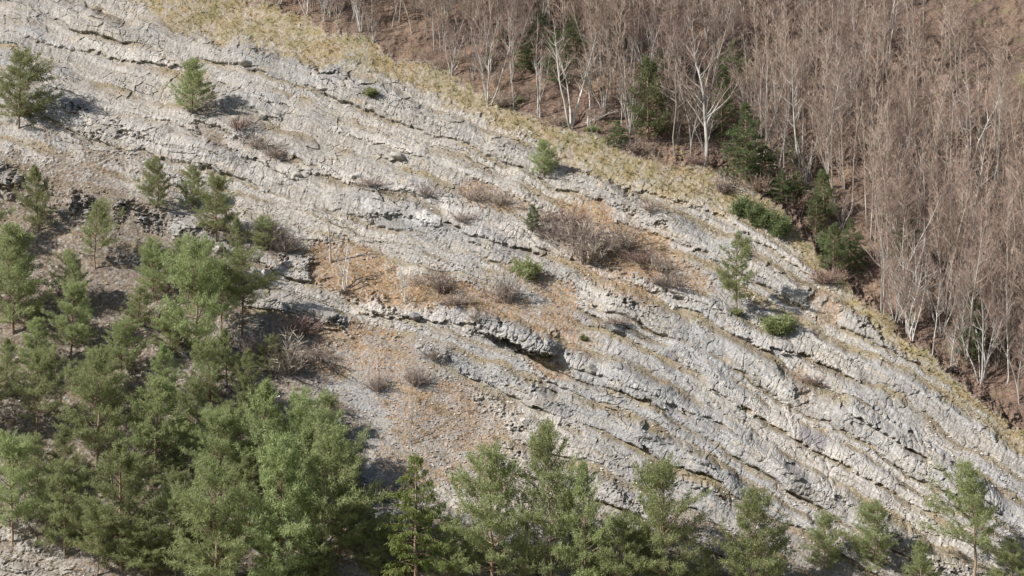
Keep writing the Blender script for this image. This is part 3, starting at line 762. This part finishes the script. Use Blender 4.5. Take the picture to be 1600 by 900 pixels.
# beyond the nearest three hundred the bare wood is one mass
def simple_tree(seed, H):
    rs = np.random.default_rng(seed); a, b = Geo(), Geo()
    p, _ = curve([0, 0, -.4], [rs.normal() * .06, rs.normal() * .06, 1], H, 7, rs, wob=.05, up=.1)
    a.tube(p, .10 * (1 - np.linspace(0, 1, 8)) ** .8 + .012, 4)
    for i in range(24):
        u = .30 + .70 * (i + rs.random()) / 24; k = min(6, int(u * 7)); o = p[k] + (p[k + 1] - p[k]) * (u * 7 % 1)
        an = rs.uniform(0, 6.283); L = H * (.26 * (1 - u) + .08) * rs.uniform(.6, 1.2)
        q, d = curve(o, unit(np.array([math.cos(an) * .65, math.sin(an) * .65, .8])), L, 3, rs, wob=.14, up=.4)
        b.tube(q, [.024, .018, .012, .006], 3)
        for j in range(int(5 + L * 3)):
            w = rs.uniform(.2, 1); c = q[min(2, int(w * 3))] + (q[min(3, int(w * 3) + 1)] - q[min(2, int(w * 3))]) * (w * 3 % 1)
            e = c + unit(d + rs.normal(size=3) * .6) * rs.uniform(.3, .9) * (.4 + L * .3)
            b.tube(np.array([c, e]), [.012, .005], 3)
    return a, b
SIMPLE = [simple_tree(600 + i, 14) for i in range(7)]
back = [b for b in fine_trees(620, 9, lambda x, y: y > -150, 95) if b[0] > 1020 + 160 * math.sin(b[1] * .05) or rnd.random() < .42]
back += [b for b in fine_trees(150, 19, lambda x, y: y > -80 and x < 980, 28) if not any(abs(b[0] - a) < w and b[1] > c - 4 for a, c, w in FIRSPOTS)]
for which, nm, mt in ((0, "far_wood_trunks", M_GREYB), (1, "far_wood_twigs", M_TWIG)):
    G = Geo(); rs = np.random.default_rng(77)
    for px, py, d in back:
        g = SIMPLE[rs.integers(0, 7)][which]; V = np.concatenate(g.v); a = rs.uniform(0, 6.283); sc = rs.uniform(.72, 1.1) * (.7 if px < 760 else 1)
        W = np.stack([V[:, 0] * math.cos(a) - V[:, 1] * math.sin(a), V[:, 0] * math.sin(a) + V[:, 1] * math.cos(a), V[:, 2]], 1) * sc + spot(px, py)[0][0]
        G.v.append(W); G.f4.append(np.concatenate(g.f4) + G.n); G.n += len(W)
    o = bpy.data.objects.new(nm, G.mesh(nm, mt)); COL.objects.link(o); o["kind"] = "stuff"

# thin bare trees on the rock and scree
POLE = [bare_tree(331, 8, 1, r0=.17, first=.3, dens=.9, mat=M_WHITE, twig=M_WHITE), bare_tree(332, 7, 3, .25, r0=.10, first=.25, dens=.8, mat=M_WHITE, twig=M_WHITE),
        bare_tree(333, 7, 2, .12, r0=.06, first=.3, dens=.7, mat=M_GREYB, twig=M_GTWIG)]
for px, py, hp, k, w, lab in [
    (517, 410, 98, 0, .8, "pale birch pole with dark marks standing on the upper left of the leaf patch"), (540, 452, 92, 1, .9, "thin spray of pale stems above the dark root on the leaf patch"),
    (634, 474, 78, 1, .8, "slim pale stems in the middle of the leaf patch"), (629, 450, 46, 0, .7, "short pale stick left of the slim stems"),
    (663, 440, 40, 2, .8, "short thin bare sapling right of the slim stems"), (640, 692, 130, 2, .5, "tall thin bare sapling on the ochre scree"),
    (505, 620, 70, 2, .9, "grey bare sapling at the shaded edge of the scree"), (925, 372, 66, 2, .7, "thin bare sapling rising from the grey thicket"),
    (1148, 470, 60, 2, .6, "bare sapling beside the slender lone pine"), (660, 560, 60, 2, .7, "faint bare sapling high on the scree"),
    (306, 690, 110, 0, .6, "bare pale sapling at the left edge below the tall pine"), (968, 408, 60, 2, .9, "bare sapling in brown scrub right of the thicket"),
    (1028, 268, 50, 2, .7, "short bare sapling on the grass strip"), (945, 245, 46, 2, .8, "bare sapling where the grass meets the wood"),
    (1180, 322, 52, 2, .9, "bare sapling behind the trio of bright shrubs"), (722, 655, 60, 2, .8, "bare sapling on the right of the ochre scree")]:
    tree_at("bare_sapling", lab, "sapling", POLE[k], 8 if k == 0 else 7, px, py, hp, w, group="thin saplings on the rock")

BB = [bare_bush(401), bare_bush(402, 1.2, .8, 74), bare_bush(403, .8, 1.3, 64), bare_bush(404, 1.0, .9, 66, M_TWIG)]
BUSH = [(575, 290, 44, "above the bright ledge of the upper left rock"), (668, 304, 40, "over the white patch of rock"), (742, 312, 46, "left of the grey thicket"), (776, 318, 46, "between single bush and grey thicket"),
        (872, 372, 66, "on the upper left of the grey thicket"), (898, 384, 74, "in the heart of the grey thicket"), (916, 408, 66, "at the lower edge of the grey thicket"), (936, 392, 60, "on the right of the grey thicket"),
        (890, 352, 56, "at the head of the grey thicket"), (972, 392, 58, "in the brown scrub right of the thicket"), (1000, 408, 60, "in the middle of the brown scrub"), (1030, 420, 50, "on the right of the brown scrub"),
        (1046, 446, 44, "over the fallen logs"), (712, 474, 52, "below the middle of the leaf patch"), (690, 456, 50, "on the right of the leaf patch"), (655, 446, 36, "beside the slim pale stems"),
        (376, 200, 40, "on the upper left ledge"), (405, 232, 44, "on the second upper left ledge"), (432, 244, 36, "at the end of the second upper left ledge"), (420, 385, 66, "in the brown scrub under the spreading pine"),
        (446, 392, 46, "on the right of the left scrub"), (470, 520, 60, "left of the ochre scree"), (500, 560, 60, "at the shaded scree edge"), (450, 580, 70, "under the lanky pine"), (520, 640, 46, "right of the pine shadow"),
        (590, 610, 40, "on the ochre scree"), (680, 560, 50, "at the top of the scree"), (650, 600, 44, "in the middle of the scree"), (600, 770, 50, "left of the olive spruce"), (560, 790, 56, "between clump and olive spruce"),
        (745, 500, 40, "over the overhanging block"), (790, 470, 56, "on the brown patch over the block"), (1020, 330, 50, "under the end of the grass strip"), (1130, 300, 40, "on the lower grass strip"),
        (1215, 300, 66, "in the dark hollow right of the firs"), (1180, 296, 50, "by the dark hollow under the firs"), (1290, 440, 50, "on brown soil at the right edge"), (1090, 255, 40, "left of the thick white trunk's foot"),
        (990, 235, 44, "at the wood's edge under the broad spruce"), (870, 195, 40, "at the wood's edge left of the forked tree"), (785, 165, 44, "between pale clump and thin stem"), (1240, 330, 60, "below the dark hollow"),
        (855, 345, 40, "beside the pine sapling"), (330, 620, 60, "in the left wood under the tall pine"), (400, 560, 70, "in the shade of the lanky pine"), (1060, 820, 60, "behind the lone bushy pine"),
        (480, 690, 50, "above the dense clump"), (725, 345, 30, "on the outcrop above the shadowed hole"), (1270, 600, 34, "in the brown gully at right"), (960, 505, 44, "right of the tiny green shrub")]
for px, py, w, where in BUSH:
    bush_at("bare_bush", "leafless grey brown bush " + where, "bush", rnd.choice(BB), 2.1, px, py, w * 1.35, "leafless bushes", rnd.uniform(.6, 1.15))

# ------------------------------------------------------------------ dead wood and boulders
def log_mesh(seed, L, r, mat, twigs=4):
    rs = np.random.default_rng(seed); g = Geo()
    p, d = curve([-L / 2, 0, r], [1, .05, .02], L, 7, rs, wob=.05)
    g.tube(p, np.linspace(r, r * .45, 8), 7)
    for i in range(twigs):
        k = rs.integers(1, 7); q, _ = curve(p[k], unit(rs.normal(size=3) + [.4, 0, .6]), L * rs.uniform(.12, .3), 3, rs, wob=.2)
        g.tube(q, np.linspace(r * .4, r * .1, 4), 4)
    return g.mesh("log", mat, True)
def lay(name, label, cat, me, px, py, slant, sc=1.0, group=None):
    p = spot(px, py)[0][0]
    return single(name, label, cat, me, p, (0, R(slant), R(-8)), (sc,) * 3, group)
lay("fallen_log", "dark fallen log on the ledge below the upturned root", "log", log_mesh(1, 3.4, .17, M_DEAD), 1075, 470, 14)
lay("fallen_log", "grey fallen log lying under the dark log on the ledge", "log", log_mesh(2, 2.6, .13, M_GREYB), 1060, 462, 24)
lay("fallen_branch", "long pale fallen branch leaning out from the forked tree", "branch", log_mesh(3, 6.0, .09, M_PALE, 7), 930, 188, -24)
lay("fallen_branch", "dark branch lying on the leaf patch beside the dark root", "branch", log_mesh(4, 3.0, .06, M_DEAD, 5), 565, 440, -22)
lay("fallen_branch", "pale fallen branch in the dark hollow under the firs", "branch", log_mesh(5, 6, .08, M_PALE, 7), 1205, 285, 12)
lay("fallen_branch", "thin pale branch lying by the thick white trunk", "branch", log_mesh(6, 5, .06, M_PALE, 7), 1135, 262, -18)
lay("fallen_branch", "bleached stick lying on the grass at the right wood edge", "branch", log_mesh(8, 4, .05, M_PALE, 5), 1170, 300, 20)
DARKB = bare_bush(410, 1.0, .8, 60, M_DEAD)
bush_at("root_tangle", "dark upturned root and brush heap on the ledge above the logs", "dead brush", DARKB, 2.1, 1034, 446, 34)
bush_at("root_tangle", "dark root tangle at the foot of the thin pale stems", "dead brush", DARKB, 2.1, 543, 458, 34, None, .7)
M_ROCKT = bark_mat("boulder_limestone", (.27, .255, .24), (.47, .43, .375), 2.5, 1.0)
M_DARKR = bark_mat("dark_boulder", (.15, .145, .145), (.26, .25, .245), 3, 1.0)
for i, (px, py, w, h, m, lab) in enumerate([
    (649, 496, 20, 12, 1, "dark grey slab boulder under the leaf patch, left of the overhanging block"), (404, 408, 13, 13, 1, "small dark boulder on the left ledge beside the pines"),
    (420, 430, 26, 14, 0, "pale boulder below the small dark boulder on the left"), (440, 436, 18, 11, 0, "pale boulder at the right end of the left ledge"),
    (465, 275, 16, 14, 0, "blocky boulder at the end of the upper left ledge"), (384, 98, 26, 10, 0, "flat pale boulder in the grass at the top left"),
    (410, 184, 14, 11, 0, "pale boulder on the upper left ledge"), (503, 138, 18, 11, 0, "smooth pale boulder near the top of the rock"),
    (624, 246, 30, 12, 0, "jutting pale block over a black gap in the upper rock"), (962, 514, 30, 14, 1, "split pale boulder right of the brown patch"),
    (1105, 724, 10, 8, 1, "small dark boulder on the lower right rock"), (1112, 765, 12, 8, 0, "small pale boulder low on the right rock"), (1052, 484, 10, 10, 0, "small round pale stone under the fallen logs"),
    (855, 680, 22, 13, 0, "angular boulder above the tallest bottom pine"), (820, 660, 18, 11, 0, "angular boulder left of the one above the tallest pine"), (925, 580, 30, 16, 0, "pale block by the dark crack right of the overhang"),
    (352, 704, 8, 9, 0, "small white stone among the lower left pines"), (340, 390, 22, 18, 0, "pale block behind the slim young pine on the left"), (545, 625, 14, 8, 0, "pale stone on the left of the scree"),
    (1247, 748, 14, 12, 1, "dark stone at the end of the long lower right ledge")]):
    p = spot(px, py)[0][0]; k = mpp(p)
    me = stone_mesh(500 + i, M_DARKR if m else M_ROCKT, w * k * .55, w * k * .5, h * k * .6)
    single("boulder", lab, "boulder", me, p + np.array([0, .15, h * k * .05]), (rnd.uniform(-.15, .15), R(18), rnd.uniform(-.4, .4)), group="boulders on the rock")

# ------------------------------------------------------------------ loose stuff
def scatter(n, mask, seed, x0=-80, x1=1680, y0=-40, y1=960):
    g = np.random.default_rng(seed)
    px = g.uniform(x0, x1, n * 4); py = g.uniform(y0, y1, n * 4)
    p, X, v = spot(px, py)
    w = at_grid(mask, X, v)
    k = np.where(g.random(n * 4) < w)[0][:n]
    return p[k], g
def stuff(name, g, mat):
    o = bpy.data.objects.new(name, g.mesh(name, mat)); COL.objects.link(o); o["kind"] = "stuff"; return o

OCT = np.array([[1, 0, 0], [0, 1, 0], [-1, 0, 0], [0, -1, 0], [0, 0, 1], [0, 0, -1]], float)
OF = np.array([[0, 1, 4], [1, 2, 4], [2, 3, 4], [3, 0, 4], [1, 0, 5], [2, 1, 5], [3, 2, 5], [0, 3, 5]])
def stones(name, n, mask, seed, smin, smax):
    P, g = scatter(n, mask, seed); N = len(P)
    sz = smin + (smax - smin) * g.random(N) ** 4
    a = g.uniform(0, 6.283, N); ca, sa = np.cos(a), np.sin(a)
    V = OCT[None] * g.uniform(.55, 1.1, (N, 6, 1)) + g.normal(size=(N, 6, 3)) * .12
    V = V * np.array([1, .8, .55]) * sz[:, None, None]
    V = np.stack([V[..., 0] * ca[:, None] - V[..., 1] * sa[:, None], V[..., 0] * sa[:, None] + V[..., 1] * ca[:, None], V[..., 2]], -1) + P[:, None] + np.array([0, 0, .02])
    G = Geo(); G.v.append(V.reshape(-1, 3)); G.f3.append((OF[None] + 6 * np.arange(N)[:, None, None]).reshape(-1, 3)); G.n = 6 * N
    stuff(name, G, M_STONE)
rockmask = (1 - forest) * (1 - grass)
stones("scree_stones", 30000, np.clip(scree * .9, 0, 1) * (1 - .6 * leaf), 61, .05, .26)
stones("rock_rubble", 16000, np.clip(.08 + .45 * bench + .04 * earth, 0, 1) * rockmask * (1 - body), 62, .05, .30)

def blades(name, n, mask, seed, per, ln, wd, mat, up=1.0):
    P, g = scatter(n, mask, seed); G = Geo()
    tufts(G, g, P, np.tile(np.array([[.15, -.35, up]]), (len(P), 1)) / math.hypot(1, .4), per, ln, wd, .42)
    stuff(name, G, mat)
blades("dry_grass", 12500, np.clip(grass * (.7 + 1.2 * n2), 0, 1), 63, 5, .34, .07, M_GRASS)
blades("ochre_grass", 7000, np.clip(leaf * np.clip(n2 * 3 + .3, 0, 1) + .4 * earth * np.clip(n2 * 3, 0, 1), 0, 1), 68, 6, .42, .06, M_OCHRE)
blades("ledge_grass", 6000, np.clip(bench * (1 - body) * .8 * (1 - forest) * (1 - scree), 0, 1), 64, 5, .26, .06, M_GRASS)
def litter(name, n, mask, seed, size, mat):
    P, g = scatter(n, mask, seed); N = len(P); G = Geo()
    V = P[:, None] + g.normal(size=(N, 3, 3)) * size * np.array([1, .8, .45]) + np.array([0, -.02, size * .4])
    G.tris(V); stuff(name, G, mat)
litter("dead_leaves", 42000, np.clip(leaf * .95 + earth * .12, 0, 1), 65, .075, M_LEAF)
litter("forest_leaves", 42000, np.clip(forest, 0, 1), 66, .10, M_FLEAF)
def brush(name, n, mask, seed, mat, ln):
    P, g = scatter(n, mask, seed); G = Geo()
    tufts(G, g, P, np.tile(np.array([[.1, -.2, .8]]), (len(P), 1)), 4, ln, .022, .6)
    stuff(name, G, mat)
brush("brushwood", 15000, np.clip(earth * .8 + leaf * .35 * np.clip(n1 * 3 + .5, 0, 1) + forest * .3, 0, 1), 67, M_GTWIG, .8)
brush("forest_scrub", 14000, np.clip(forest * np.clip(.7 + 2 * n1, 0, 1), 0, 1), 70, M_TWIG, 1.7)
brush("dead_stalks", 7000, np.clip(earth * .5 + leaf * .5 + scree * .12 + grass * .2, 0, 1), 69, M_TWIG, .6)
